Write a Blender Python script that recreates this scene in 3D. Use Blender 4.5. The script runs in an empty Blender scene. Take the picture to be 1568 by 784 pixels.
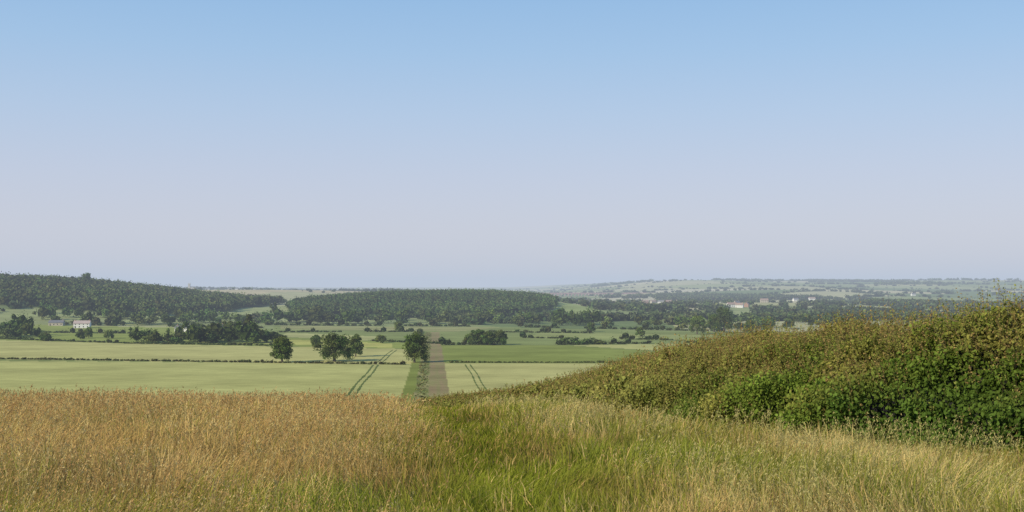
import bpy, bmesh, math, numpy as np
from mathutils import Vector
rng = np.random.default_rng(11)
scene = bpy.context.scene
scene.view_settings.view_transform = 'Standard'
scene.view_settings.look = 'None'
scene.view_settings.exposure = 0
F = 1681.0            # bearing unit: tan(bearing) = (b-784)/F
def sv(b, d):         # survey bearing + distance -> world X,Y
    return ((b-784.0)/F*d, float(d))

# ------------------------------------------------------------ helpers
def sstep(a, b, t):
    t = np.clip((t-a)/(b-a), 0, 1); return t*t*(3-2*t)
def hsh(i, j, s):
    v = np.sin(i*127.1+j*311.7+s*74.7)*43758.5453
    return v-np.floor(v)
def vn(x, y, s=0):
    xi = np.floor(x); yi = np.floor(y); fx = x-xi; fy = y-yi
    fx = fx*fx*(3-2*fx); fy = fy*fy*(3-2*fy)
    a = hsh(xi, yi, s); b = hsh(xi+1, yi, s); c = hsh(xi, yi+1, s); d = hsh(xi+1, yi+1, s)
    return (a*(1-fx)+b*fx)*(1-fy)+(c*(1-fx)+d*fx)*fy
def fbm(x, y, s=0, o=3):
    r = 0; a = .5; t = 0
    for k in range(o):
        r = r+a*vn(x*2**k, y*2**k, s+k*3.3); t += a; a *= .5
    return r/t
def g2(x, y, cx, cy, sx, sy, p=2):
    return np.exp(-.5*(np.abs((x-cx)/sx)**p+np.abs((y-cy)/sy)**p))
LH = lambda x, y: g2(x, y, -880, 1600, 340, 300, 3)

def height(x, y):
    x = np.asarray(x, float); y = np.asarray(y, float)
    yy = np.maximum(y, -60)
    q = np.where(yy < 64, 1.6+.05*yy+.000625*np.maximum(yy, 0)**2, 7.36+.13*(yy-64))
    tilt = -.006*np.clip(x, -60, 10)*(1-sstep(50, 300, y))
    a = -q+tilt+.25*(fbm(x*.12, y*.12, 5)-.5)*sstep(2, 12, np.hypot(x, y))*(1-sstep(100, 200, y))
    b = -40.0
    b = b+48*LH(x, y)
    b = b+18.5*g2(x, y, -120, 1760, 165, 260, 3)
    b = b+8*g2(x, y, 60, 1850, 260, 260)
    b = b+28*g2(x, y, -750, 3100, 450, 500)
    b = b+34*g2(x, y, -1500, 4700, 1100, 900)
    b = b+8*g2(x, y, 560, 2300, 260, 260)
    ridge = sstep(100, 1100, x+.02*y)
    b = b+(24*sstep(2600, 3900, y)+58*sstep(3500, 6600, y)+16*(fbm(x/520+3, y/620, 9, 2)-.5)*sstep(2200, 3600, y))*ridge
    b = b+46*sstep(4500, 13000, y)*(1-ridge)
    b = b+7*(fbm(x/420, y/420, 21)-.45)*sstep(1150, 2400, y)
    b = b+10*(fbm(x/2200, y/2500, 2)-.5)*sstep(7000, 12000, y)
    return .5*(a+b+np.sqrt((a-b)**2+9.0))

def cells(x, y, cs=230.0, s=0):
    u = (x*.94+y*.25)/cs; v = (y*.94-x*.25)/(cs*1.35)
    iu = np.floor(u); iv = np.floor(v)
    d1 = np.full(u.shape, 1e9); d2 = np.full(u.shape, 1e9); hid = np.zeros(u.shape)
    for a in (-1, 0, 1):
        for b in (-1, 0, 1):
            ci = iu+a; cj = iv+b
            px = ci+.15+.7*hsh(ci, cj, 1+s); py = cj+.15+.7*hsh(ci, cj, 2+s)
            d = np.hypot(px-u, py-v)
            closer = d < d1
            d2 = np.where(closer, d1, np.minimum(d2, d))
            hid = np.where(closer, hsh(ci, cj, 7+s), hid)
            d1 = np.where(closer, d, d1)
    return hid, (d2-d1)*cs*.5
def farm(x, y):
    h1, b1 = cells(x, y, 230.); h2, b2 = cells(x, y, 380., 5)
    f = y > 3000
    return np.where(f, h2, h1), np.where(f, b2, b1)

def inpoly(x, y, poly):
    r = np.zeros(x.shape, bool); n = len(poly)
    for i in range(n):
        x1, y1 = poly[i]; x2, y2 = poly[(i+1) % n]
        if y1 == y2: continue
        c = ((y1 > y) != (y2 > y)) & (x < (x2-x1)*(y-y1)/(y2-y1)+x1)
        r ^= c
    return r

# ------------------------------------------------------------ materials
def new_mat(name):
    m = bpy.data.materials.new(name); m.use_nodes = True
    n = m.node_tree.nodes; n.clear()
    return m, n, m.node_tree.links
def leaf_mat(name, trans=.3):
    m, n, l = new_mat(name)
    o = n.new('ShaderNodeOutputMaterial'); a = n.new('ShaderNodeAttribute'); a.attribute_name = 'Col'
    d = n.new('ShaderNodeBsdfDiffuse'); t = n.new('ShaderNodeBsdfTranslucent'); mx = n.new('ShaderNodeMixShader')
    mx.inputs[0].default_value = trans
    l.new(a.outputs['Color'], d.inputs[0]); l.new(a.outputs['Color'], t.inputs[0])
    l.new(d.outputs[0], mx.inputs[1]); l.new(t.outputs[0], mx.inputs[2]); l.new(mx.outputs[0], o.inputs[0])
    return m
def plain_mat(name, col, rough=.8, nscale=4, var=.25):
    m, n, l = new_mat(name)
    o = n.new('ShaderNodeOutputMaterial'); p = n.new('ShaderNodeBsdfPrincipled')
    p.inputs['Roughness'].default_value = rough
    nz = n.new('ShaderNodeTexNoise'); nz.inputs['Scale'].default_value = nscale; nz.inputs['Detail'].default_value = 4
    tc = n.new('ShaderNodeTexCoord'); l.new(tc.outputs['Object'], nz.inputs['Vector'])
    r = n.new('ShaderNodeValToRGB')
    r.color_ramp.elements[0].position = .3; r.color_ramp.elements[1].position = .7
    r.color_ramp.elements[0].color = tuple(c*(1-var) for c in col)+(1,)
    r.color_ramp.elements[1].color = tuple(min(1, c*(1+var)) for c in col)+(1,)
    l.new(nz.outputs[0], r.inputs[0]); l.new(r.outputs[0], p.inputs['Base Color']); l.new(p.outputs[0], o.inputs[0])
    return m
M_leaf = leaf_mat('foliage', .25); M_grass = leaf_mat('grass_blades', .35)
M_bark = plain_mat('bark', (.09, .07, .05), .9, 3)
M_white = plain_mat('white_render', (.72, .70, .66), .8, 1, .06)
M_brick = plain_mat('red_brick', (.34, .21, .15), .85, 2)
M_stone = plain_mat('limestone', (.42, .37, .29), .85, 1)
M_slate = plain_mat('slate_roof', (.16, .155, .15), .6, 2)
M_tile = plain_mat('clay_tile_roof', (.31, .22, .17), .8, 2)
M_glass = plain_mat('window_glass', (.03, .04, .05), .15, 1)
M_viad = plain_mat('viaduct_brick', (.50, .31, .27), .85, .2)

M_ground, n, l = new_mat('farmland_ground')
o = n.new('ShaderNodeOutputMaterial'); d = n.new('ShaderNodeBsdfDiffuse'); a = n.new('ShaderNodeAttribute'); a.attribute_name = 'Col'
geo = n.new('ShaderNodeNewGeometry')
def gnoise(scale, sx, sy, detail, lo, hi):
    mp = n.new('ShaderNodeMapping'); mp.inputs['Scale'].default_value = (sx, sy, 1)
    mp.inputs['Rotation'].default_value = (0, 0, .07)
    nz = n.new('ShaderNodeTexNoise'); nz.inputs['Scale'].default_value = scale; nz.inputs['Detail'].default_value = detail
    mr = n.new('ShaderNodeMapRange'); mr.inputs[1].default_value = .3; mr.inputs[2].default_value = .7
    mr.inputs[3].default_value = lo; mr.inputs[4].default_value = hi
    l.new(geo.outputs['Position'], mp.inputs[0]); l.new(mp.outputs[0], nz.inputs['Vector']); l.new(nz.outputs[0], mr.inputs[0])
    return mr.outputs[0]
n1 = gnoise(.02, 1, 1.6, 5, .83, 1.15); n2 = gnoise(.35, .25, 1, 4, .85, 1.14); n3 = gnoise(2.5, 1, 1, 3, .86, 1.12)
mu = n.new('ShaderNodeMath'); mu.operation = 'MULTIPLY'; l.new(n1, mu.inputs[0]); l.new(n2, mu.inputs[1])
mu2 = n.new('ShaderNodeMath'); mu2.operation = 'MULTIPLY'; l.new(mu.outputs[0], mu2.inputs[0]); l.new(n3, mu2.inputs[1])
vm = n.new('ShaderNodeVectorMath'); vm.operation = 'SCALE'
l.new(a.outputs['Color'], vm.inputs[0]); l.new(mu2.outputs[0], vm.inputs['Scale'])
l.new(vm.outputs[0], d.inputs[0]); l.new(d.outputs[0], o.inputs[0])

# ------------------------------------------------------------ mesh builders
def link(ob): scene.collection.objects.link(ob); return ob
def build(name, parts, mat, smooth=False, parent=None):
    V = []; L = []; T = []; C = []; off = 0
    for v, f, c in parts:
        v = v.reshape(-1, 3); V.append(v); L.append((f+off).reshape(-1)); T.append(np.full(len(f), f.shape[1]))
        C.append(np.broadcast_to(c, v.shape)); off += len(v)
    V = np.concatenate(V); L = np.concatenate(L); T = np.concatenate(T); C = np.concatenate(C)
    me = bpy.data.meshes.new(name)
    me.vertices.add(len(V)); me.vertices.foreach_set('co', V.astype(np.float32).ravel())
    me.loops.add(len(L)); me.loops.foreach_set('vertex_index', L.astype(np.int32))
    me.polygons.add(len(T)); st = np.concatenate([[0], np.cumsum(T)[:-1]])
    me.polygons.foreach_set('loop_start', st.astype(np.int32))
    me.update(calc_edges=True)
    if smooth: me.polygons.foreach_set('use_smooth', np.ones(len(T), bool))
    at = me.attributes.new('Col', 'FLOAT_COLOR', 'POINT')
    at.data.foreach_set('color', np.concatenate([np.clip(C, 0, 1), np.ones((len(C), 1))], 1).astype(np.float32).ravel())
    me.materials.append(mat)
    ob = link(bpy.data.objects.new(name, me))
    if parent is not None: ob.parent = parent
    return ob
def norm(v): return v/np.maximum(np.linalg.norm(v, axis=-1, keepdims=True), 1e-9)
def cards(P, N, s, col, asp=.6):
    t = norm(np.cross(N, rng.normal(size=P.shape))); b = np.cross(N, t); s = np.asarray(s).reshape(-1, 1)
    V = np.stack([P-t*s, P-b*s*asp, P+t*s, P+b*s*asp], 1)
    f = np.arange(len(P)*4).reshape(-1, 4)
    return V.reshape(-1, 3), f, np.repeat(col, 4, 0)
ICO_V = norm(np.array([(0, 1, 1.618), (0, -1, 1.618), (0, 1, -1.618), (0, -1, -1.618), (1, 1.618, 0), (-1, 1.618, 0), (1, -1.618, 0), (-1, -1.618, 0), (1.618, 0, 1), (-1.618, 0, 1), (1.618, 0, -1), (-1.618, 0, -1)], float))
ICO_F = []
for i in range(12):
    for j in range(i+1, 12):
        for k in range(j+1, 12):
            if max(np.linalg.norm(ICO_V[i]-ICO_V[j]), np.linalg.norm(ICO_V[j]-ICO_V[k]), np.linalg.norm(ICO_V[i]-ICO_V[k])) < 1.1:
                ICO_F.append((i, j, k))
ICO_F = np.array(ICO_F)
TREE_GAIN = np.array((1.95, 1.75, 1.45))
def blobs(C, R, col, m, size, core=.72, rough=.7):
    C = np.asarray(C, float); R = np.asarray(R, float); n_ = len(C)
    d = norm(rng.normal(size=(n_, m, 3)))
    a1 = rng.normal(size=(n_, 1, 3))*2.6; ph = rng.uniform(0, 6.28, (n_, 1))
    f = 1+.17*np.sin((d*a1).sum(-1)+ph)+.1*np.sin((d[..., ::-1]*a1*1.9).sum(-1)+ph*2)
    r = f*rng.uniform(.72, 1.06, (n_, m))
    P = C[:, None]+d*R[:, None]*r[..., None]
    N = norm(d+rough*rng.normal(size=d.shape))
    cc = col[:, None]*rng.uniform(.68, 1.34, (n_, m, 1))
    s = (size*rng.uniform(.6, 1.3, (n_, m))).ravel() if np.isscalar(size) else (np.asarray(size)[:, None]*rng.uniform(.6, 1.3, (n_, m))).ravel()
    out = [cards(P.reshape(-1, 3), N.reshape(-1, 3), s, cc.reshape(-1, 3), .7)]
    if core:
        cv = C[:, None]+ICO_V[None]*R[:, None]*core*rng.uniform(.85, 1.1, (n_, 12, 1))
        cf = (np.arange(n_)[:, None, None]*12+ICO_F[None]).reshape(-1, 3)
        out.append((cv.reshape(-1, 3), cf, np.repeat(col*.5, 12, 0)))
    return out
def jcol(base, n_, j=.22):
    c = np.array(base)[None]*rng.uniform(1-j, 1+j, (n_, 1))
    c = c*(1+rng.uniform(-.14, .14, (n_, 3))); return c

# ------------------------------------------------------------ terrain sheet
XL = lambda y: -40.2-.07*(y-398)
XR = lambda y: -22.3-.073*(y-398)
az = np.radians(np.concatenate([np.arange(-180, -36, 4), np.arange(-36, 36, .07), np.arange(36, 180, 4)]))
rr = [0.5]
while rr[-1] < 250: rr.append(rr[-1]*1.06)
while rr[-1] < 22000: rr.append(rr[-1]*1.012)
rr = np.array(rr)
AZ, RR = np.meshgrid(az, rr)
X = np.sin(AZ)*RR; Y = np.cos(AZ)*RR
Z = height(X, Y)
pale = np.array((.43, .41, .145)); pale2 = np.array((.455, .42, .155)); mid = np.array((.22, .25, .083)); bright = np.array((.235, .262, .065))
tan_ = np.array((.47, .39, .20)); dark = np.array((.08, .105, .035)); brown = np.array((.29, .215, .11))
PAL = np.array([(.24, .27, .10), (.39, .37, .17), (.50, .44, .24), (.17, .215, .08), (.32, .34, .14), (.52, .46, .28), (.26, .29, .11), (.43, .40, .20), (.29, .31, .12)])
def in_leftwood(x, y): return (LH(x, y) > .13+.07*fbm(x/60, y/60, 4)) & (x > -1500) & (y > 1270+30*fbm(x/90, y/90, 6))
def in_midwood(x, y): return (np.abs((x+125)/188)**3+np.abs((y-1700)/350)**3 < 1.0+.12*fbm(x/50, y/50, 8))
POLY = {
 'B': ([(-900, 640), sv(0, 617), (XL(572), 572), (XL(720), 720), sv(200, 790), sv(0, 860), (-900, 880)], pale2),
 'C': ([sv(-100, 870), sv(200, 795), (XL(722), 722), sv(655, 790), sv(420, 900), sv(400, 1080), sv(60, 1120)], bright*1.1),
 'C2': ([sv(380, 800), sv(600, 735), sv(600, 790), sv(430, 860)], pale*np.array((1, 1, .8))),
 'E': ([(XR(588), 588), (XR(770), 770), sv(870, 765), sv(1010, 690), (400, 700), (400, 560)], bright),
 'Fp': ([sv(870, 768), sv(1130, 800), sv(1400, 760), sv(1400, 660), sv(1010, 700)], pale*1.05),
 'G': ([sv(420, 905), sv(655, 795), sv(870, 780), sv(1130, 815), sv(1110, 1000), sv(760, 1120), sv(420, 1160)], mid*1.05),
 'G2': ([sv(425, 905), sv(560, 835), sv(590, 900), sv(440, 985)], np.array((.40, .39, .15))),
 'G3': ([sv(800, 880), sv(1125, 830), sv(1110, 930), sv(830, 990)], np.array((.30, .32, .11))),
 'G4': ([sv(430, 1060), sv(700, 1010), sv(770, 1115), sv(430, 1155)], np.array((.31, .30, .12))),
 'K': ([sv(690, 1420), sv(900, 1380), sv(930, 1500), sv(880, 1800), sv(780, 1850), sv(690, 1700)], mid*1.4),
}
hid, bd = farm(X, Y)
base = PAL[(hid*len(PAL)).astype(int) % len(PAL)]
col = np.where((Y > 1000)[..., None], base, mid*.95)
patch = fbm(X/40, Y/40, 3)[..., None]
A = (Y > 280) & (X < XL(Y)) & (Y < 612-.09*(X+380))
A &= Y < np.interp(X, [-900, -288, -50], [650, 617, 571])
col[A] = pale
D = (Y > 280) & (X > XR(Y)) & (Y < 586); col[D] = pale*np.array((1.03, 1, 1.05))
for k, (pl, c) in POLY.items():
    m_ = inpoly(X, Y, pl); col[m_] = c
m_ = (Y > 2350) & (Y < 3900) & (X > -1500) & (X < -280); col[m_] = (np.where((hid > .35)[..., None], tan_, PAL[1]))[m_]
col[in_leftwood(X, Y)] = dark; col[in_midwood(X, Y)] = dark
tr = (Y > 280) & (Y < 1000) & (X >= XL(Y)) & (X <= XR(Y))
u = (X-XL(Y))/np.maximum(XR(Y)-XL(Y), 1)
u = u+.07*(fbm(X/3, Y/9, 77)-.5)
col[tr & (u < .25)] = bright*.9
vm_ = sstep(.35, .65, fbm(X/2.2, Y/7, 79))[..., None]
tv_ = tr & (u >= .25) & (u < .56); col[tv_] = (np.array((.17, .19, .06))*vm_+np.array((.29, .255, .11))*(1-vm_))[tv_]
gm = (fbm(X/2.5, Y/12, 78)[..., None]*1.3-.35).clip(0, 1)
gm = np.maximum(gm, (.6*np.exp(-((u-.77)/.05)**2))[..., None])
tb = tr & (u >= .56); col[tb] = (brown*(1-gm)+np.array((.23, .235, .085))*gm)[tb]
near = Y < 280
col[near] = np.array((.18, .15, .055))
col[(Y < 30) & near] = np.array((.15, .13, .04))
col = col*(.91+.18*patch)
nr, na = X.shape
idx = np.arange(nr*na).reshape(nr, na); nxt = np.roll(idx, -1, 1)
quads = np.stack([idx[:-1], idx[1:], nxt[1:], nxt[:-1]], -1).reshape(-1, 4)[:, ::-1]
VT = np.stack([X, Y, Z], -1).reshape(-1, 3)
cv = np.array([[0, 0, float(height(0, 0))]])
i0 = np.arange(na)
build('ground_terrain', [(VT, quads, col.reshape(-1, 3)), (np.concatenate([VT[:na], cv]), np.stack([np.full(na, na), (i0+1) % na, i0], -1), np.full((na+1, 3), .1))], M_ground, True)

def strip(pts, w, off=.08):
    pts = np.array(pts, float)
    L_ = np.concatenate([[0], np.cumsum(np.linalg.norm(np.diff(pts, axis=0), axis=1))])
    s = np.arange(0, L_[-1], 3.0); x = np.interp(s, L_, pts[:, 0]); y = np.interp(s, L_, pts[:, 1])
    x = x+.25*np.sin(s*.06)
    dx = np.gradient(x); dy = np.gradient(y); q = np.hypot(dx, dy); nx = -dy/q; ny = dx/q
    ww = w*(.4+1.1*vn(s*.2, s*0, 3))
    a_ = np.stack([x-nx*ww/2, y-ny*ww/2], -1); b_ = np.stack([x+nx*ww/2, y+ny*ww/2], -1)
    P = np.stack([a_, b_], 1).reshape(-1, 2)
    V = np.concatenate([P, (height(P[:, 0], P[:, 1])+off)[:, None]], 1)
    k = np.arange(len(s)-1)*2
    return V, np.stack([k, k+1, k+3, k+2], -1)[:, ::-1], np.broadcast_to(np.array((.14, .175, .055)), V.shape)
tp = []
for dx in (-1.3, 1.3):
    tp.append(strip([(-58.5+dx, 385), (-66+dx, 500), (-70.5+dx, 571)], .9))
    tp.append(strip([(-71+dx, 585), (-76+dx, 712)], .6))
    tp.append(strip([(-7.5+dx, 380), (-12+dx, 440), (-23+dx, 575)], .65))
build('tractor_tramlines', tp, M_ground)

# ------------------------------------------------------------ hedgerows between the fields
def hedge_line(pts, h, w, sp=2.2, colr=(.10, .13, .04), m=34, gap=0, size=.38, rise=0):
    pts = np.array(pts, float)
    L_ = np.concatenate([[0], np.cumsum(np.linalg.norm(np.diff(pts, axis=0), axis=1))])
    s = np.arange(0, L_[-1], sp); s = s+rng.uniform(-.5, .5, len(s))*sp
    if gap: s = s[vn(s*.03, s*0, rng.uniform(0, 99)) > gap]
    x = np.interp(s, L_, pts[:, 0])+rng.normal(0, w*.15, len(s)); y = np.interp(s, L_, pts[:, 1])+rng.normal(0, w*.15, len(s))
    hh = h*rng.uniform(.75, 1.25, len(s))*(.7+.6*vn(s*.06, s*0, 17))*(1+rise*(rng.random(len(s))**5))
    C = np.stack([x, y, height(x, y)+hh*.42], -1); R = np.stack([w*.6*rng.uniform(.8, 1.3, len(s)), w*.6*rng.uniform(.8, 1.3, len(s)), hh*.6], -1)
    R[:, :2] = np.maximum(R[:, :2], sp*.75)*(1+.3*(hh/h-1)[:, None].clip(0, 3))
    return blobs(C, R, jcol(colr, len(s)), m, size)
def hr(*a, **k): build('field_hedgerow', hedge_line(*a, **k), M_leaf)
hr([(-900, 640), sv(0, 619), (XL(573)-3, 573)], 1.1, 1.8, 1.5, rise=.6, colr=(.14, .15, .055), m=24, size=.3)
hr([(XR(588)+3, 588), (150, 590), (420, 600)], .9, 1.6, 1.6, colr=(.14, .16, .05), m=22, size=.3)
hr([sv(-100, 872), sv(0, 862), sv(200, 792), sv(420, 760)], 1.4, 2.2, 2.2, m=22, rise=1)
hr([(XR(770), 770), sv(870, 774), sv(1130, 808), sv(1500, 790)], 2.0, 3, 3, gap=.4, rise=2.0, m=26, size=.5)
hr([sv(410, 1165), sv(600, 1150), sv(760, 1128), sv(1110, 1010)], 2.4, 4, 4, gap=.3, rise=3.0, m=26, size=.7)
hr([sv(420, 903), sv(655, 794), sv(700, 780)], 1.6, 3, 3, gap=.45, m=24, size=.5, rise=1)
hr([sv(60, 1125), sv(250, 1110), sv(400, 1085)], 2.8, 5, 4, gap=.25, rise=3.0, m=26, size=.7)
hr([sv(800, 880), sv(1125, 830)], 1.3, 2.5, 3, gap=.25, rise=3.0, m=22, size=.5)
hr([sv(430, 990), sv(700, 1005), sv(1110, 935)], 1.6, 3, 3, gap=.4, rise=3.5, m=24, size=.6)
hr([sv(60, 980), sv(230, 960), sv(420, 920)], 1.5, 3, 3, gap=.3, rise=3, m=24, size=.6)
hr([(XL(1000)-1, 1000), (XL(760)-1, 760)], 1.5, 2.5, 3, gap=.3, rise=2, m=24, size=.5)
NS = 750
s = rng.uniform(330, 990, NS); uu = .26+.30*rng.beta(1.3, 1.8, NS)
x = XL(s)+uu*(XR(s)-XL(s)); hh = rng.uniform(.15, .45, NS)*(1+1.6*(rng.random(NS) > .96))
C = np.stack([x, s, height(x, s)+hh*.15], -1)
build('track_verge_scrub', blobs(C, np.stack([hh*1.3, hh*2.0, hh*.6], -1), jcol((.25, .25, .09), NS, .4), 14, .22), M_leaf)

# ------------------------------------------------------------ single trees
def tube(p0, p1, r0, r1, k=8):
    p0 = np.array(p0, float); p1 = np.array(p1, float); d = norm(p1-p0); a_ = norm(np.cross(d, (0.3, .9, .2))); b_ = np.cross(d, a_)
    th = np.arange(k)/k*2*np.pi; ring = np.cos(th)[:, None]*a_+np.sin(th)[:, None]*b_
    V = np.concatenate([p0+ring*r0, p1+ring*r1]); i = np.arange(k); j = (i+1) % k
    return V, np.stack([i, j, j+k, i+k], -1), np.full((2*k, 3), .1)
def tree(b, d_, h, w, colr=(.05, .08, .025), name='oak_tree', nb=20, m=170, cs=.40, low=.02):
    x0, y0 = sv(b, d_); z0 = float(height(x0, y0))
    e = link(bpy.data.objects.new(name, None)); e.location = (x0, y0, z0); e.empty_display_size = 1
    colr = np.array(colr)*TREE_GAIN
    top = np.array((rng.normal(0, .3), rng.normal(0, .3), h*.42))
    parts = [tube((0, 0, -.3), top*.5, w*.045, w*.032), tube(top*.5, top, w*.032, w*.024)]
    C = []; R = []; ex, ey = rng.uniform(.85, 1.12, 2)
    for i in range(nb):
        th = i*2.399+rng.uniform(-.5, .5); t = (i+.5)/nb
        zc = h*(low+.14+.74*t); rad = w*.5*.76*math.sqrt(max(0.04, 1-((t-.36)/.72)**2))*rng.uniform(.5, 1.15)
        c = np.array((math.cos(th)*rad*ex, math.sin(th)*rad*ey, zc)); C.append(c)
        q = w*rng.uniform(.09, .17); R.append((q*1.15, q*1.15, q*rng.uniform(.75, 1)))
        st = top*rng.uniform(.55, 1); parts.append(tube(st, c, w*.013, w*.004, 5))
    C.append((0, 0, h*.50)); R.append((w*.25, w*.25, h*.25)); C.append((w*.04, 0, h*.78)); R.append((w*.18, w*.18, h*.16))
    build('trunk_and_limbs', parts, M_bark, True, e)
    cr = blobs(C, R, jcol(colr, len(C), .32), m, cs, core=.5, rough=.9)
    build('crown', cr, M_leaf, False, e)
    return e
DK = (.055, .085, .025); LG = (.085, .125, .035)
tree(433, 592, 14.0, 15.0, (.06, .09, .025)); tree(513, 598, 15.5, 20.5, DK, nb=24); tree(545, 640, 13.5, 10.5, (.065, .10, .03))
tree(484, 735, 8.5, 9, DK); tree(635, 590, 16.5, 15.5, (.06, .09, .025), nb=20)
tree(732, 775, 11.5, 12, DK); tree(748, 770, 9.5, 11, DK); tree(766, 772, 10.5, 11, DK); tree(718, 790, 7, 9, LG)
tree(1067, 950, 17, 15, LG); tree(1108, 985, 24, 22, (.06, .085, .03), nb=20); tree(1093, 1000, 17, 14, DK); tree(1147, 960, 12, 12, DK)
tree(137, 880, 9, 8, LG, m=100); tree(124, 860, 6, 7, DK, m=100); tree(168, 870, 7, 8, LG, m=100); tree(70, 830, 6, 10, DK, m=100)
tree(980, 905, 8, 9, LG, m=90); tree(905, 1000, 9, 10, DK, m=90); tree(610, 1010, 9, 10, LG, m=90); tree(583, 800, 6, 8, LG, m=90)
tree(133, 1600, 24, 18, DK, m=60, cs=.9)

# ------------------------------------------------------------ tree groups (distant masses)
def mass(name, x, y, h, w, colr, m=45, size=1.0, cj=.36, core=.72):
    x = np.asarray(x); y = np.asarray(y); n_ = len(x)
    z = height(x, y)
    c = jcol(np.array(colr)*TREE_GAIN, n_, cj)
    C1 = np.stack([x, y, z+h*.46], -1); R1 = np.stack([w*.5, w*.5, h*.50], -1)
    k = 3; C2 = np.repeat(C1, k, 0)+np.concatenate([rng.normal(0, 1, (n_*k, 2))*np.repeat(w, k)[:, None]*.3, (rng.uniform(-.3, .38, n_*k)*np.repeat(h, k))[:, None]], 1)
    R2 = np.repeat(R1, k, 0)*rng.uniform(.28, .52, (n_*k, 1))
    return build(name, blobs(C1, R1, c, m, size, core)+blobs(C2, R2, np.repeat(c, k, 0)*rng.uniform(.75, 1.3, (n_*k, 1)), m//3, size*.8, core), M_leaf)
def scatter(b0, b1, d0, d1, n_):
    b = rng.uniform(b0, b1, n_); d = rng.uniform(d0, d1, n_)
    return (b-784)/F*d, d
def grp(name, b0, b1, d0, d1, n_, h, w, colr=DK, m=90, size=.6):
    x, y = scatter(b0, b1, d0, d1, n_)
    mass(name, x, y, rng.uniform(.5, 1.15, n_)*h, rng.uniform(.7, 1.25, n_)*w, colr, m, size)
grp('tree_belt', 205, 275, 790, 815, 12, 11, 10)
grp('tree_belt', 265, 425, 790, 830, 26, 16, 13, (.055, .085, .027))
grp('tree_belt', 330, 400, 840, 880, 8, 19, 14, DK)
grp('tree_belt', -60, 62, 865, 910, 16, 16, 13, (.06, .095, .03))
grp('tree_belt', 10, 50, 900, 960, 5, 20, 14, DK)
grp('tree_belt', 850, 925, 776, 784, 9, 5, 8, (.06, .095, .03), 60)
grp('tree_belt', 815, 915, 1150, 1230, 18, 19, 15, DK, 80, .8)
grp('tree_belt', 420, 560, 1200, 1350, 26, 18, 16, (.06, .09, .03), 70, .8)
grp('tree_belt', 540, 700, 1180, 1330, 24, 16, 15, (.07, .105, .037), 70, .8)
grp('tree_belt', 700, 830, 1190, 1290, 14, 14, 14, LG, 70, .8)
grp('tree_belt', 925, 1110, 1060, 1200, 20, 11, 12, LG, 60, .8)
grp('tree_belt', 1110, 1330, 1000, 1250, 32, 14, 13, (.07, .105, .035), 60, .8)
grp('tree_belt', 1330, 1620, 1050, 1400, 50, 15, 14, (.06, .09, .03), 50, .9)
grp('tree_belt', 60, 290, 1130, 1250, 36, 15, 14, (.065, .10, .03), 60, .9)
grp('tree_belt', 290, 440, 1180, 1300, 22, 13, 14, (.07, .11, .035), 60, .9)
def wood(name, mask, x0, x1, y0, y1, sp, h, w, colr, cj, m=34, size=1.25):
    gx, gy = np.meshgrid(np.arange(x0, x1, sp), np.arange(y0, y1, sp))
    x = gx.ravel()+rng.uniform(-.45, .45, gx.size)*sp; y = gy.ravel()+rng.uniform(-.45, .45, gx.size)*sp
    k = mask(x, y) & (np.abs(x) < .56*y+60); x = x[k]; y = y[k]; n_ = len(x)
    cl = np.array(colr)[None]*(.55+.9*fbm(x/70, y/70, 12)[:, None])
    hh = h*rng.uniform(1-cj*.7, 1+cj*.8, n_)
    z = height(x, y); c = cl*rng.uniform(1-cj, 1+cj, (n_, 1))*(1+rng.uniform(-.15, .15, (n_, 3)))
    ww = w*rng.uniform(.85, 1.25, n_)
    C = np.stack([x, y, z+hh*.55], -1); R = np.stack([ww*.55, ww*.55, hh*.5], -1)
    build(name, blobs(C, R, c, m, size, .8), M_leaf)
wood('hillside_woodland', in_leftwood, -1100, -280, 1260, 2100, 11, 12, 13, (.13, .168, .05), .36, 32, 1.1)
wood('plantation_woodland', in_midwood, -340, 80, 1330, 2080, 10, 11.5, 11.5, (.11, .16, .046), .2, 32, 1.1)
HOUSES = [(1120, 1900, .2, 0, 1), (1132, 1880, -.4, 0, 1), (1143, 1920, 1.2, 2, 1), (1128, 2000, .6, 3, 4),
          (988, 2500, .1, 2, 1), (1000, 2480, .5, 3, 1), (1012, 2520, -.3, 0, 4), (1024, 2500, .2, 2, 1), (1036, 2560, 1.4, 3, 4),
          (896, 2400, .2, 0, 4), (1218, 2900, .3, 0, 4), (1243, 2950, .1, 0, 1), (1398, 3300, .2, 0, 4), (1170, 2300, 0, 3, 1)]
NC = 420000
yy = np.exp(rng.uniform(math.log(1180), math.log(9500), NC)); xx = rng.uniform(-.56, .56, NC)*yy
h_, b_ = farm(xx, yy)
wd = (((h_*37.7) % 1) < .08) & (yy > 1700)
clump = fbm(xx/150, yy/150, 31)
valley = (yy < 2900) & (xx > -.02*yy)
keep = (b_ < np.where(yy > 3000, 5.0, 4.0)) & (rng.random(NC) < np.where(clump > .5, .8, np.where(yy > 3000, .5, .2))) | wd & (rng.random(NC) < .42) | (valley & (clump > .60) & (rng.random(NC) < .13))
keep &= ~in_leftwood(xx, yy) & ~in_midwood(xx, yy)
keep &= ~inpoly(xx, yy, POLY['K'][0]) & ~inpoly(xx, yy, POLY['G'][0]) & ~((yy > 1900) & (yy < 3700) & (xx > -1500) & (xx < -.12*yy) & (rng.random(NC) < .85))
bb = xx/yy*F+784
for hb, hd, *_ in HOUSES+[(127, 1140), (127, 1240), (285, 1010), (338, 1010)]:
    keep &= ~((np.abs(bb-hb) < 7) & (yy > hd-550) & (yy < hd+12))
keep &= ~((bb > 845) & (bb < 1005) & (yy > 2950) & (yy < 3900) & (rng.random(NC) < .8))
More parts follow.
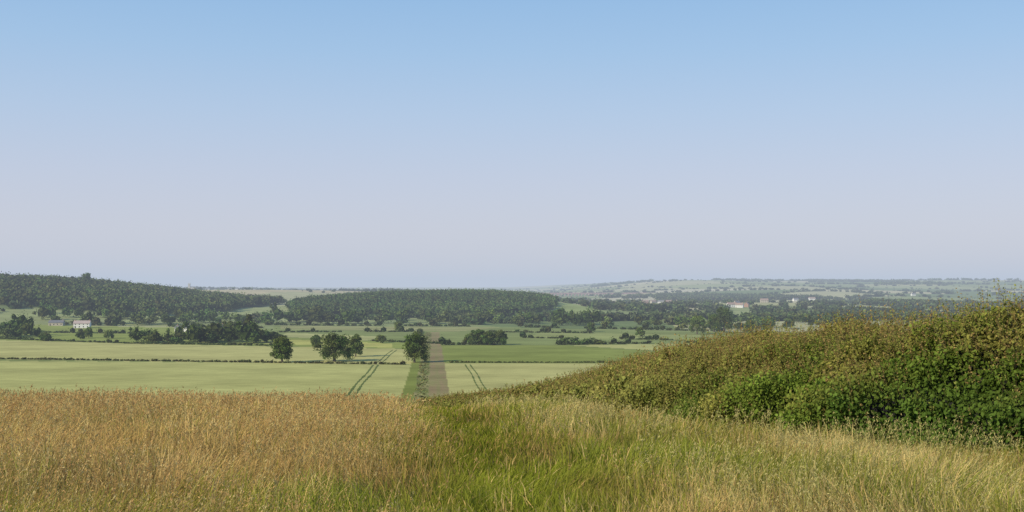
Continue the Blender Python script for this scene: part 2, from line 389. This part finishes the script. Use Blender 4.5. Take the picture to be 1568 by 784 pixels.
xx = xx[keep]; yy = yy[keep]; wdk = wd[keep]
if len(xx) > 17000:
    k = rng.permutation(len(xx))[:17000]; xx = xx[k]; yy = yy[k]; wdk = wdk[k]
n_ = len(xx); print('far trees', n_)
hh = np.where(rng.random(n_) < .6, rng.uniform(2.5, 5, n_), rng.uniform(6, 12, n_)); hh = np.where(wdk, rng.uniform(10, 15, n_), hh)
ww = hh*rng.uniform(1.0, 1.9, n_)*(1+.25*(yy > 4000))
C = np.stack([xx, yy, height(xx, yy)+hh*.38], -1); R = np.stack([ww*.55, ww*.55, hh*.52], -1)
build('distant_hedgerow_trees', blobs(C, R, jcol((.105, .135, .05), n_, .38), 22, ww*.13, .8), M_leaf)

# ------------------------------------------------------------ buildings
def bmobj(name, fn, mat, parent):
    bm = bmesh.new(); fn(bm); me = bpy.data.meshes.new(name); bm.to_mesh(me); bm.free(); me.materials.append(mat)
    ob = link(bpy.data.objects.new(name, me)); ob.parent = parent; return ob
def box(bm, x0, x1, y0, y1, z0, z1):
    v = [bm.verts.new(p) for p in ((x0, y0, z0), (x1, y0, z0), (x1, y1, z0), (x0, y1, z0), (x0, y0, z1), (x1, y0, z1), (x1, y1, z1), (x0, y1, z1))]
    for f in ((3, 2, 1, 0), (4, 5, 6, 7), (0, 1, 5, 4), (1, 2, 6, 5), (2, 3, 7, 6), (3, 0, 4, 7)): bm.faces.new([v[i] for i in f])
def house(name, b, d_, L=11, W=7, H=5, RH=3, wall=M_white, roof=M_slate, rot=0., loc=None):
    x, y = sv(b, d_) if loc is None else loc
    e = link(bpy.data.objects.new(name, None)); e.location = (x, y, float(height(x, y))-.2); e.rotation_euler = (0, 0, rot)
    def walls(bm):
        pr = [(-W/2, 0), (W/2, 0), (W/2, H), (0, H+RH), (-W/2, H)]
        a_ = [bm.verts.new((-L/2, p, q)) for p, q in pr]; b2 = [bm.verts.new((L/2, p, q)) for p, q in pr]
        bm.faces.new(a_[::-1]); bm.faces.new(b2)
        for i in range(5):
            j = (i+1) % 5; bm.faces.new((a_[i], a_[j], b2[j], b2[i]))
    bmobj('walls', walls, wall, e)
    def rf(bm):
        for sgn in (-1, 1):
            p = [(sgn*(W/2+.4), H-.4*RH/(W/2)+.05), (0, H+RH+.05)]
            vs = []
            for xx_ in (-L/2-.35, L/2+.35):
                for (q, z) in p: vs += [bm.verts.new((xx_, q, z)), bm.verts.new((xx_, q, z+.22))]
            for f in ((0, 2, 6, 4), (1, 5, 7, 3), (0, 1, 3, 2), (4, 6, 7, 5), (0, 4, 5, 1), (2, 3, 7, 6)): bm.faces.new([vs[i] for i in f])
    bmobj('roof', rf, roof, e)
    kk = max(2, int(L/3.2))
    def win(bm):
        for i in range(kk):
            cx = -L/2+(i+.5)*L/kk
            for zz in ((1.0, 2.1), (3.4, 4.5)):
                if zz[1] < H and not (i == 0 and zz[0] < 2):
                    box(bm, cx-.5, cx+.5, -W/2-.04, -W/2+.1, *zz); box(bm, cx-.5, cx+.5, W/2-.1, W/2+.04, *zz)
    bmobj('windows', win, M_glass, e)
    dc = -L/2+.5*L/kk
    bmobj('door', lambda bm: box(bm, dc-.5, dc+.5, -W/2-.06, -W/2+.1, .05, 2.2), M_bark, e)
    bmobj('chimney', lambda bm: (box(bm, L/2-1.3, L/2-.5, -.4, .4, H+RH-.9, H+RH+1.2), box(bm, -L/2+.5, -L/2+1.3, -.4, .4, H+RH-.9, H+RH+1.1)), M_brick, e)
MATS = {0: M_white, 1: M_tile, 2: M_brick, 3: M_stone, 4: M_slate}
M_pale = plain_mat('weathered_tile_roof', (.42, .33, .28), .8, 2)
house('farmhouse', 127, 1075, 15, 8, 4.6, 2.6, M_white, M_pale, .15)
house('barn', 285, 1010, 18, 8, 3.4, 2.2, M_white, M_slate, -.2)
house('stone_cottage', 338, 1000, 7, 6, 4.6, 2.5, M_white, M_slate, .9)
house('barn', 88, 1110, 14, 8, 3.2, 2.2, M_stone, M_slate, .1)
for b, d_, r, wl, rf_ in HOUSES:
    house('village_house', b, d_, rng.uniform(11, 17), 8, 5.2, 3.2, MATS[wl], MATS[rf_], r)
cx, cy = sv(290, 4550); cz = float(height(cx, cy))-.3
e = link(bpy.data.objects.new('church', None)); e.location = (cx, cy, cz)
def tw(bm):
    box(bm, -4, 4, -4, 4, 0, 24)
    for i in range(4):
        for sx in (-4, 4):
            box(bm, -3.9+i*2.2, -2.7+i*2.2, sx-.3 if sx > 0 else sx, sx if sx > 0 else sx+.3, 24.003, 25.6)
    for a_ in (-4.2, 3.2):
        for c in (-4.2, 3.2): box(bm, a_, a_+1, c, c+1, 24.01, 28)
bmobj('tower', tw, M_stone, e)
bmobj('nave', lambda bm: box(bm, 4.01, 26, -5, 5, 0, 9), M_stone, e)
def nr_(bm):
    v = [bm.verts.new(p) for p in ((4.02, -5.4, 9.01), (4.02, 5.4, 9.01), (4.02, 0, 13.5), (26.3, -5.4, 9.01), (26.3, 5.4, 9.01), (26.3, 0, 13.5))]
    for f in ((0, 2, 1), (3, 4, 5), (0, 3, 5, 2), (1, 2, 5, 4), (0, 1, 4, 3)): bm.faces.new([v[i] for i in f])
bmobj('nave_roof', nr_, M_slate, e)
bmobj('belfry_openings', lambda bm: [box(bm, -1.2+k*1.6, -.2+k*1.6, -4.05, -3.9, 17, 21) for k in (0, 1)], M_glass, e)
for b in (318, 352, 363, 377, 391, 480, 493):
    house('village_house', b, 4500+rng.uniform(-120, 60), 16, 9, 5.5, 3.5, M_white if b != 352 else M_stone, M_slate, rng.uniform(-.5, .5))
x, y = scatter(240, 420, 4560, 4800, 70)
mass('tree_belt', x, y, rng.uniform(8, 15, 70), rng.uniform(12, 22, 70), DK, 30, 1.8)
for (b0, b1, dd) in ((905, 1000, 6300), (1090, 1200, 6350), (1210, 1330, 6400), (1380, 1560, 6200), (1340, 1440, 5000)):
    x, y = scatter(b0, b1, dd, dd+150, 60)
    mass('ridge_tree_belt', x, y, rng.uniform(9, 16, 60), rng.uniform(16, 28, 60), DK, 24, 2.4)
def viaduct(b0, b1, d_, z0, zt):
    x0, y0 = sv(b0, d_); x1, y1 = sv(b1, d_+150); Ln = math.hypot(x1-x0, y1-y0); nb = int(Ln/13)
    e = link(bpy.data.objects.new('railway_viaduct', None)); e.location = (x0, y0, z0); e.rotation_euler = (0, 0, math.atan2(y1-y0, x1-x0))
    H = zt-z0
    def fn(bm):
        for i in range(nb):
            a_ = i*13.0; r = 5.4; cxx = a_+6.5; sp = H-r-2
            arc = [(cxx-r, 0)]+[(cxx+r*math.cos(t), sp+r*math.sin(t)) for t in np.linspace(math.pi, 0, 9)]+[(cxx+r, 0)]
            for yv in (-3, 3):
                topv = [bm.verts.new((a_, yv, 0)), bm.verts.new((a_, yv, H))]
                av = [bm.verts.new((p, yv, q)) for p, q in arc]; tv = [bm.verts.new((p, yv, H)) for p, q in arc]
                bm.faces.new((topv[0], av[0], av[1], tv[1], topv[1]))
                for j in range(1, len(arc)-2): bm.faces.new((av[j], av[j+1], tv[j+1], tv[j]))
                en = [bm.verts.new((a_+13, yv, 0)), bm.verts.new((a_+13, yv, H))]
                bm.faces.new((av[-1], en[0], en[1], tv[-2], av[-2]))
            lo = [bm.verts.new((p, -3, q)) for p, q in arc]; hi = [bm.verts.new((p, 3, q)) for p, q in arc]
            for j in range(len(arc)-1): bm.faces.new((lo[j], lo[j+1], hi[j+1], hi[j]))
    bmobj('piers_and_arches', fn, M_viad, e)
    bmobj('deck_and_parapet', lambda bm: (box(bm, 0, nb*13, -3.4, 3.4, H+.01, H+.8), box(bm, 0, nb*13, -3.4, -3.0, H+.81, H+2), box(bm, 0, nb*13, 3.0, 3.4, H+.81, H+2)), M_viad, e)
viaduct(812, 1005, 3900, -46, -19)

# ------------------------------------------------------------ near hedge
HX = np.array([(22, -2), (17, 8), (12.6, 12), (10.0, 15), (8.2, 18), (6.9, 24), (6.3, 32), (5.4, 54), (2.2, 80), (-5, 107), (-10, 125)], float)
def hx(y): return np.interp(y, HX[:, 1], HX[:, 0])
def hgt(y): return (2.28+.18*(fbm(y*.45, y*0, 8)-.5)*2)*np.interp(y, [0, 12, 15, 18, 22, 28, 40, 60, 90, 125], [.80, .85, .92, 1.0, 1.03, .98, .92, .90, .98, 1.1])
PT = np.array([0, .22, .45, .6, .78, 1.0]); PXs = np.array([-3.3, -2.8, -1.5, 0, 1.4, 2.0]); PZs = np.array([0, .42, .84, 1.0, .9, 0])
def hedge_pt(y, t, inset=0.):
    sc = np.interp(y, [0, 15, 60, 125], [1, 1, .85, .7])
    px = np.interp(t, PT, PXs)*sc; pz = np.interp(t, PT, PZs)
    l1 = fbm(y*.55+7, t*5, 15, 2)-.5; l2 = fbm(y*1.7, t*11, 18, 2)-.5; l3 = fbm(y*5, t*26, 16, 2)-.5
    lump = l1*1.3+l2*1.1+l3*.6
    k = 1+lump*.42-inset
    H_ = hgt(y)
    X_ = hx(y)+px*k; Z_ = height(hx(y)+px, y)+pz*H_*(1+lump*.13-inset*.6)
    nx_ = np.interp(t, [0, .3, .5, .6, .75, 1], [-1, -.9, -.5, 0, .7, 1]); nz_ = np.interp(t, [0, .3, .5, .6, .75, 1], [.2, .5, .9, 1, .8, .2])
    return X_, Z_, nx_, nz_, lump
parts = []
def hedge_leaves(y0, y1, cnt, size, tmax=.8):
    y = rng.uniform(y0, y1, cnt); t = rng.uniform(.0, tmax, cnt)
    ins = rng.random(cnt)**1.4*.24
    X_, Z_, nx_, nz_, lump = hedge_pt(y, t, ins)
    P = np.stack([X_, y+rng.normal(0, .06, cnt), Z_+rng.normal(0, .05, cnt)], -1)
    N = norm(np.stack([nx_, -.35+0*nx_, nz_], -1)+.75*rng.normal(size=(cnt, 3)))
    pz = np.interp(t, PT, PZs)
    gr = fbm(y*.8, t*6, 40); gr2 = fbm(y*.3, t*2.0, 44)
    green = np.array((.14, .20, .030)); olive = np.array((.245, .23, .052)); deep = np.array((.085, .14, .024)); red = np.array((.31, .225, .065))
    farf = sstep(18, 34, y)[:, None]
    w1 = sstep(.40, .6, gr)[:, None]
    c = green*w1+olive*(1-w1)
    c = c*(1-.6*farf)+np.array((.255, .23, .07))*.6*farf
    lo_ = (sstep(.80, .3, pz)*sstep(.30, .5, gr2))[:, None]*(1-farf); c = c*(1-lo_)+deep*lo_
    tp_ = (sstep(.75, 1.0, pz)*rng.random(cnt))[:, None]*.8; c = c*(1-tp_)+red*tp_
    c = c*rng.uniform(.55, 1.45, (cnt, 1))*(1-1.6*ins[:, None])*(.88+.6*np.clip(lump, -.4, .5))[:, None]  # inset and hollow leaves darkened: shade put into the colour
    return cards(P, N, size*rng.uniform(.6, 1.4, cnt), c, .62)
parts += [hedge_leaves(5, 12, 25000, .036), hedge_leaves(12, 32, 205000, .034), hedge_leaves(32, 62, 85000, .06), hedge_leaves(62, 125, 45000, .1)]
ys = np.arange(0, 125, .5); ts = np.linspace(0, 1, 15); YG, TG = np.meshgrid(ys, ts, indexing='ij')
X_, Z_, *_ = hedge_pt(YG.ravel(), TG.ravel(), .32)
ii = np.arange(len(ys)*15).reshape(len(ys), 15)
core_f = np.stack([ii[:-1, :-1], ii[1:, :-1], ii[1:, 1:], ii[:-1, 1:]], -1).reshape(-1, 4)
parts.append((np.stack([X_, YG.ravel(), Z_], -1), core_f, np.full((len(X_), 3), .03)))  # added dark inner shell that blocks light through the leaves
def shoots(y0, y1, cnt, hmin, hmax, ls, nl=11):
    y = rng.uniform(y0, y1, cnt); t = np.clip(rng.normal(.50, .16, cnt), .1, .8)
    X_, Z_, nx_, nz_, lump = hedge_pt(y, t, .05)
    hh_ = rng.uniform(hmin, hmax, cnt)*(.3+1.4*fbm(y*1.4, t*2, 71))*np.where(rng.random(cnt) < .05, 1.5, 1)
    lean = np.stack([nx_*.25+rng.normal(0, .2, cnt), rng.normal(0, .2, cnt), np.ones(cnt)], -1)
    B = np.stack([X_, y, Z_], -1); T_ = B+lean*hh_[:, None]
    side = np.stack([np.ones(cnt), np.zeros(cnt), np.zeros(cnt)], -1)*ls*.09
    V = np.stack([B-side, B+side, T_+side*.3, T_-side*.3], 1).reshape(-1, 3); f = np.arange(cnt*4).reshape(-1, 4)
    c0 = np.broadcast_to(np.array((.19, .14, .07)), V.shape)
    u = rng.uniform(.1, 1.02, (cnt, nl, 1)); P = (B[:, None]+(T_-B)[:, None]*u+rng.normal(0, ls*.9, (cnt, nl, 3))*(1.1-u*.7)).reshape(-1, 3)
    cm = np.where(rng.random((cnt, 1, 1)) < .5, np.array((.32, .225, .08)), np.array((.26, .27, .06)))
    cc = (cm*rng.uniform(.7, 1.35, (cnt, nl, 1))).reshape(-1, 3)
    return [(V, f, c0), cards(P, norm(rng.normal(size=P.shape)+np.array((0, -.3, .3))), ls*rng.uniform(.5, 1.1, len(P)), cc, .5)]
parts += shoots(10, 32, 8000, .12, .45, .022)+shoots(32, 62, 4200, .15, .48, .038)+shoots(62, 120, 1800, .2, .5, .07)
build('hawthorn_hedge', parts, M_leaf)

# ------------------------------------------------------------ meadow grass
def pathx(y): return np.interp(y, [0, 6.7, 12, 25, 40, 80], [1.2, .62, -.05, -1.3, -2.6, -5])
def blades(n_, d0, d1):
    d = np.exp(rng.uniform(math.log(d0), math.log(d1), n_)); x = rng.uniform(-.66, .62, n_)*d
    y = d
    k = x < hx(y)-np.interp(y, [0, 15, 60], [2.1, 2.1, 1.7]); x = x[k]; y = y[k]
    px = pathx(y); off = x-px+1.5*(fbm(x*.6, y*.35, 61)-.5)+.6*(fbm(x*2.3, y*1.5, 64)-.5)
    path = np.exp(-(off/np.interp(y, [5, 12, 40], [1.1, 1.0, 1.1]))**2)*(.6+.6*fbm(x*1.3, y*.7, 62))
    left = sstep(.1, np.interp(y, [5, 14], [-4.4, -3.4]), off); right = sstep(.2, 2.4, off)
    return x, y, np.clip(path, 0, 1), left, right
def lerp(a, b, t): return a*(1-t[:, None])+b*t[:, None]
def grass(n_, d0, d1):
    x, y, path, left, right = blades(n_, d0, d1); n_ = len(x)
    dry = fbm(x*.45, y*.25, 51); tuft = fbm(x*2.2, y*1.6, 52); big = fbm(x*.9, y*.55, 58); big = np.clip(.5+(big-.5)*1.5, 0, 1)
    far = sstep(6, 15, y)
    H_ = (.39+.11*left+.10*right)*(.40+.6*tuft+.5*big)*(1-.5*path)*rng.uniform(.55, 1.25, n_)
    full = lambda v: np.broadcast_to(np.array(v), (n_, 3))
    tan1 = full((.56, .36, .12)); straw = full((.62, .48, .19)); grn = full((.24, .265, .038)); lush = full((.215, .235, .024)); yg = full((.37, .325, .06))
    w = np.clip(left*(.12+.62*far)+(dry-.42)*1.9+.22*right, 0, 1)*(1-path)
    isdry = rng.random(n_) < np.clip(w+.10, 0, .92)
    cg = lerp(yg, grn, np.clip(.30+.25*right+(tuft-.5)*1.2+(big-.5)*1.3, 0, 1)); cg = lerp(cg, lush, path)
    cd = lerp(tan1, straw, np.clip(rng.random(n_)*.5+.35*right+(big-.5)*1.0, 0, 1))
    c = np.where(isdry[:, None], cd, cg)*rng.uniform(.62, 1.28, (n_, 1))*(.66+.62*big)[:, None]  # broad tussock light and shadow patches painted into the blade colour
    dock = np.exp(-((x+4.4)/1.1)**2-((y-10.2)/1.6)**2)*.8*(rng.random(n_) < .6)
    c = lerp(c, full((.30, .17, .08)), dock)
    W = (.0018+.00032*y)*rng.uniform(.6, 1.5, n_)
    th = rng.uniform(0, 2*np.pi, n_); sd = np.stack([np.cos(th), np.sin(th)*.6, 0*th], -1)
    wind = (fbm(x*.8, y*.6, 63)-.5)[:, None]*np.array((2.0, 1.0))
    ld = rng.normal(0, 1, (n_, 2))*.30+np.array((.14, -.04))+wind; bend = ld*rng.uniform(.5, 1.9, (n_, 1))
    bl = np.linalg.norm(bend, axis=1); bend = bend*(np.minimum(bl, 1.3)/np.maximum(bl, 1e-6))[:, None]; bl = np.minimum(bl, 1.3)
    B = np.stack([x, y, height(x, y)-.02], -1)
    V = np.zeros((n_, 7, 3)); Cc = np.zeros((n_, 7, 3))
    for i, u in enumerate((0, .4, .75, 1.0)):
        p = B.copy(); p[:, :2] += bend*(H_*u*u)[:, None]; p[:, 2] += H_*u*(1-.34*u*bl)
        ww = (W*(1, .9, .6, 0)[i])[:, None]
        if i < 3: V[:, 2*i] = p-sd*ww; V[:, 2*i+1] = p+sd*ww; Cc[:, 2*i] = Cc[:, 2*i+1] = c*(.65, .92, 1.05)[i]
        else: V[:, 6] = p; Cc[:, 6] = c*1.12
    o_ = np.arange(n_)[:, None]*7
    fq = np.concatenate([o_+np.array([[0, 1, 3, 2]]), o_+np.array([[2, 3, 5, 4]])])
    return V, fq, Cc
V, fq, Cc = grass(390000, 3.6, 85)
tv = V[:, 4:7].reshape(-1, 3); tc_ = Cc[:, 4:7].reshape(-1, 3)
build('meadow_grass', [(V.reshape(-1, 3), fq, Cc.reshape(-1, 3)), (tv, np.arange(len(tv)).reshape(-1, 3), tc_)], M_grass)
def seedheads(n_, d0, d1, nl):
    x, y, path, left, right = blades(n_, d0, d1)
    pr = np.clip(.14+.46*left+.14*right, 0, 1)*(1-path)**2*(2.8*fbm(x*.5, y*.3, 53)-.70)*(.40+.6*sstep(6, 14, y))
    k = rng.random(len(x)) < pr; x = x[k]; y = y[k]; left = left[k]; right = right[k]; n_ = len(x)
    tuft = fbm(x*1.1, y*.8, 54)
    H_ = (.45+.12*left+.09*right)*(.55+.7*tuft)*rng.uniform(.65, 1.28, n_)
    wx = (fbm(x*.8, y*.6, 63)-.5)*1.0
    lean = np.stack([rng.normal(.12, .28, n_)+wx, rng.normal(0, .22, n_), np.ones(n_)], -1)
    B = np.stack([x, y, height(x, y)], -1); T_ = B+lean*H_[:, None]
    W = .0008+.00012*y
    th = rng.uniform(0, 6.28, n_); sd = np.stack([np.cos(th), np.sin(th), 0*th], -1)*W[:, None]
    Vs = np.stack([B-sd, B+sd, T_+sd*.5, T_-sd*.5], 1).reshape(-1, 3)
    base_c = np.where((rng.random(n_) < .6)[:, None], np.array((.56, .35, .14)), np.array((.62, .48, .21)))
    base_c = np.where((right > .5)[:, None], np.array((.54, .46, .18)), base_c)*rng.uniform(.7, 1.2, (n_, 1))
    hl = rng.uniform(.07, .18, n_)
    u = rng.random((n_, nl, 1)); dirn = norm(lean)[:, None]
    spread = (.004+.016*rng.random((n_, 1, 1)))*(1-u*.75)*(1+.02*y[:, None, None])
    P = T_[:, None]+dirn*(u*hl[:, None, None]-.3*hl[:, None, None])+rng.normal(size=(n_, nl, 3))*spread
    s_ = np.repeat((.0025+.00036*y), nl)*rng.uniform(.6, 1.4, n_*nl)
    N = norm(rng.normal(size=(n_*nl, 3))*np.array((1, 1, .35)))
    cc = np.repeat(base_c, nl, 0)*rng.uniform(.8, 1.2, (n_*nl, 1))
    up = norm(np.repeat(lean, nl, 0)+.5*rng.normal(size=(n_*nl, 3))); Pf = P.reshape(-1, 3); b2 = norm(np.cross(up, N)); s_ = s_[:, None]
    Vc = np.stack([Pf-up*s_*2, Pf-b2*s_*.55, Pf+up*s_*2, Pf+b2*s_*.55], 1).reshape(-1, 3)
    return [(Vs, np.arange(n_*4).reshape(-1, 4), np.repeat(base_c*np.array((.9, 1, .8)), 4, 0)), (Vc, np.arange(len(Vc)).reshape(-1, 4), np.repeat(cc, 4, 0))]
build('grass_seed_heads', seedheads(130000, 3.8, 85, 8), M_grass)
# small white clover-like flowers low in the sward, near left
nf = 130; x = rng.normal(-2.1, .6, nf); y = rng.normal(6.6, .45, nf)
P = np.stack([x, y, height(x, y)+rng.uniform(.24, .40, nf)], -1)
Pf = np.repeat(P, 5, 0)+rng.normal(0, .006, (nf*5, 3))
fl = [cards(Pf, norm(rng.normal(size=Pf.shape)+np.array((0, -.5, .8))), rng.uniform(.006, .010, nf*5), np.full((nf*5, 3), .62)*rng.uniform(.8, 1.1, (nf*5, 1)), .7)]
sdv = np.array((.0015, 0, 0)); G = P.copy(); G[:, 2] = height(x, y)
fl.append((np.stack([G-sdv, G+sdv, P+sdv, P-sdv], 1).reshape(-1, 3), np.arange(nf*4).reshape(-1, 4), np.full((nf*4, 3), .15)*np.array((1, 1.2, .3))))
build('white_clover_flowers', fl, M_grass)

# ------------------------------------------------------------ self-glowing haze volume
mv, n, l = new_mat('glow_haze'); o = n.new('ShaderNodeOutputMaterial')
sig = 1.4e-4
ab = n.new('ShaderNodeVolumeAbsorption'); ab.inputs[0].default_value = (0, 0, 0, 1); ab.inputs[1].default_value = sig
em = n.new('ShaderNodeEmission'); em.inputs[0].default_value = (.49, .565, .685, 1); em.inputs[1].default_value = sig  # haze brightness put in as emission instead of scattered sunlight
ad = n.new('ShaderNodeAddShader'); l.new(ab.outputs[0], ad.inputs[0]); l.new(em.outputs[0], ad.inputs[1]); l.new(ad.outputs[0], o.inputs['Volume'])
bm = bmesh.new(); box(bm, -15000, 15000, 300, 19000, -90, 160)
me = bpy.data.meshes.new('glow_haze'); bm.to_mesh(me); bm.free(); me.materials.append(mv); link(bpy.data.objects.new('glow_haze', me))

# ------------------------------------------------------------ sun, sky, camera
sd = Vector((-.74, -.60, 0)).normalized(); el = math.radians(30)
sdir = Vector((sd.x*math.cos(el), sd.y*math.cos(el), math.sin(el)))
L = bpy.data.lights.new('sun', 'SUN'); L.energy = 4.5; L.angle = math.radians(.55); L.color = (1, .90, .71)
so = link(bpy.data.objects.new('sun', L)); so.rotation_euler = sdir.to_track_quat('Z', 'Y').to_euler()
w = bpy.data.worlds.new('World'); scene.world = w; w.use_nodes = True; n = w.node_tree.nodes; l = w.node_tree.links; n.clear()
out = n.new('ShaderNodeOutputWorld'); bg = n.new('ShaderNodeBackground'); bg.inputs[1].default_value = .1
sky = n.new('ShaderNodeTexSky'); sky.sky_type = 'NISHITA'; sky.sun_disc = False; sky.sun_elevation = el
sky.sun_rotation = math.atan2(sdir.x, sdir.y); sky.air_density = 1.0; sky.dust_density = 1.5
tc = n.new('ShaderNodeTexCoord'); sp = n.new('ShaderNodeSeparateXYZ'); l.new(tc.outputs['Generated'], sp.inputs[0])
rp = n.new('ShaderNodeValToRGB'); cr = rp.color_ramp
def lin(c): return tuple((v/255/12.92 if v/255 <= .04045 else ((v/255+.055)/1.055)**2.4) for v in c)+(1,)
stops = [(0, (216, 215, 225)), (.05, (211, 213, 227)), (.10, (200, 210, 232)), (.155, (184, 207, 236)), (.21, (166, 201, 237)), (.27, (148, 191, 234)), (.6, (105, 155, 215)), (1, (80, 130, 200))]
cr.elements[0].position = 0; cr.elements[0].color = lin(stops[0][1]); cr.elements[1].position = 1; cr.elements[1].color = lin(stops[-1][1])
for p, c in stops[1:-1]:
    e_ = cr.elements.new(p); e_.color = lin(c)
l.new(sp.outputs[2], rp.inputs[0])
sc_ = n.new('ShaderNodeVectorMath'); sc_.operation = 'SCALE'; sc_.inputs['Scale'].default_value = 10.0; l.new(rp.outputs[0], sc_.inputs[0])
mx = n.new('ShaderNodeMix'); mx.data_type = 'RGBA'; mx.inputs[0].default_value = .85
l.new(sky.outputs[0], mx.inputs[6]); l.new(sc_.outputs[0], mx.inputs[7]); l.new(mx.outputs[2], bg.inputs[0]); l.new(bg.outputs[0], out.inputs[0])
cam = bpy.data.cameras.new('camera'); cam.sensor_width = 36; cam.lens = F/1568*36; cam.clip_start = .1; cam.clip_end = 60000
co = link(bpy.data.objects.new('camera', cam)); co.location = (0, 0, 0); co.rotation_euler = (math.radians(90+1.67), 0, 0)
scene.camera = co
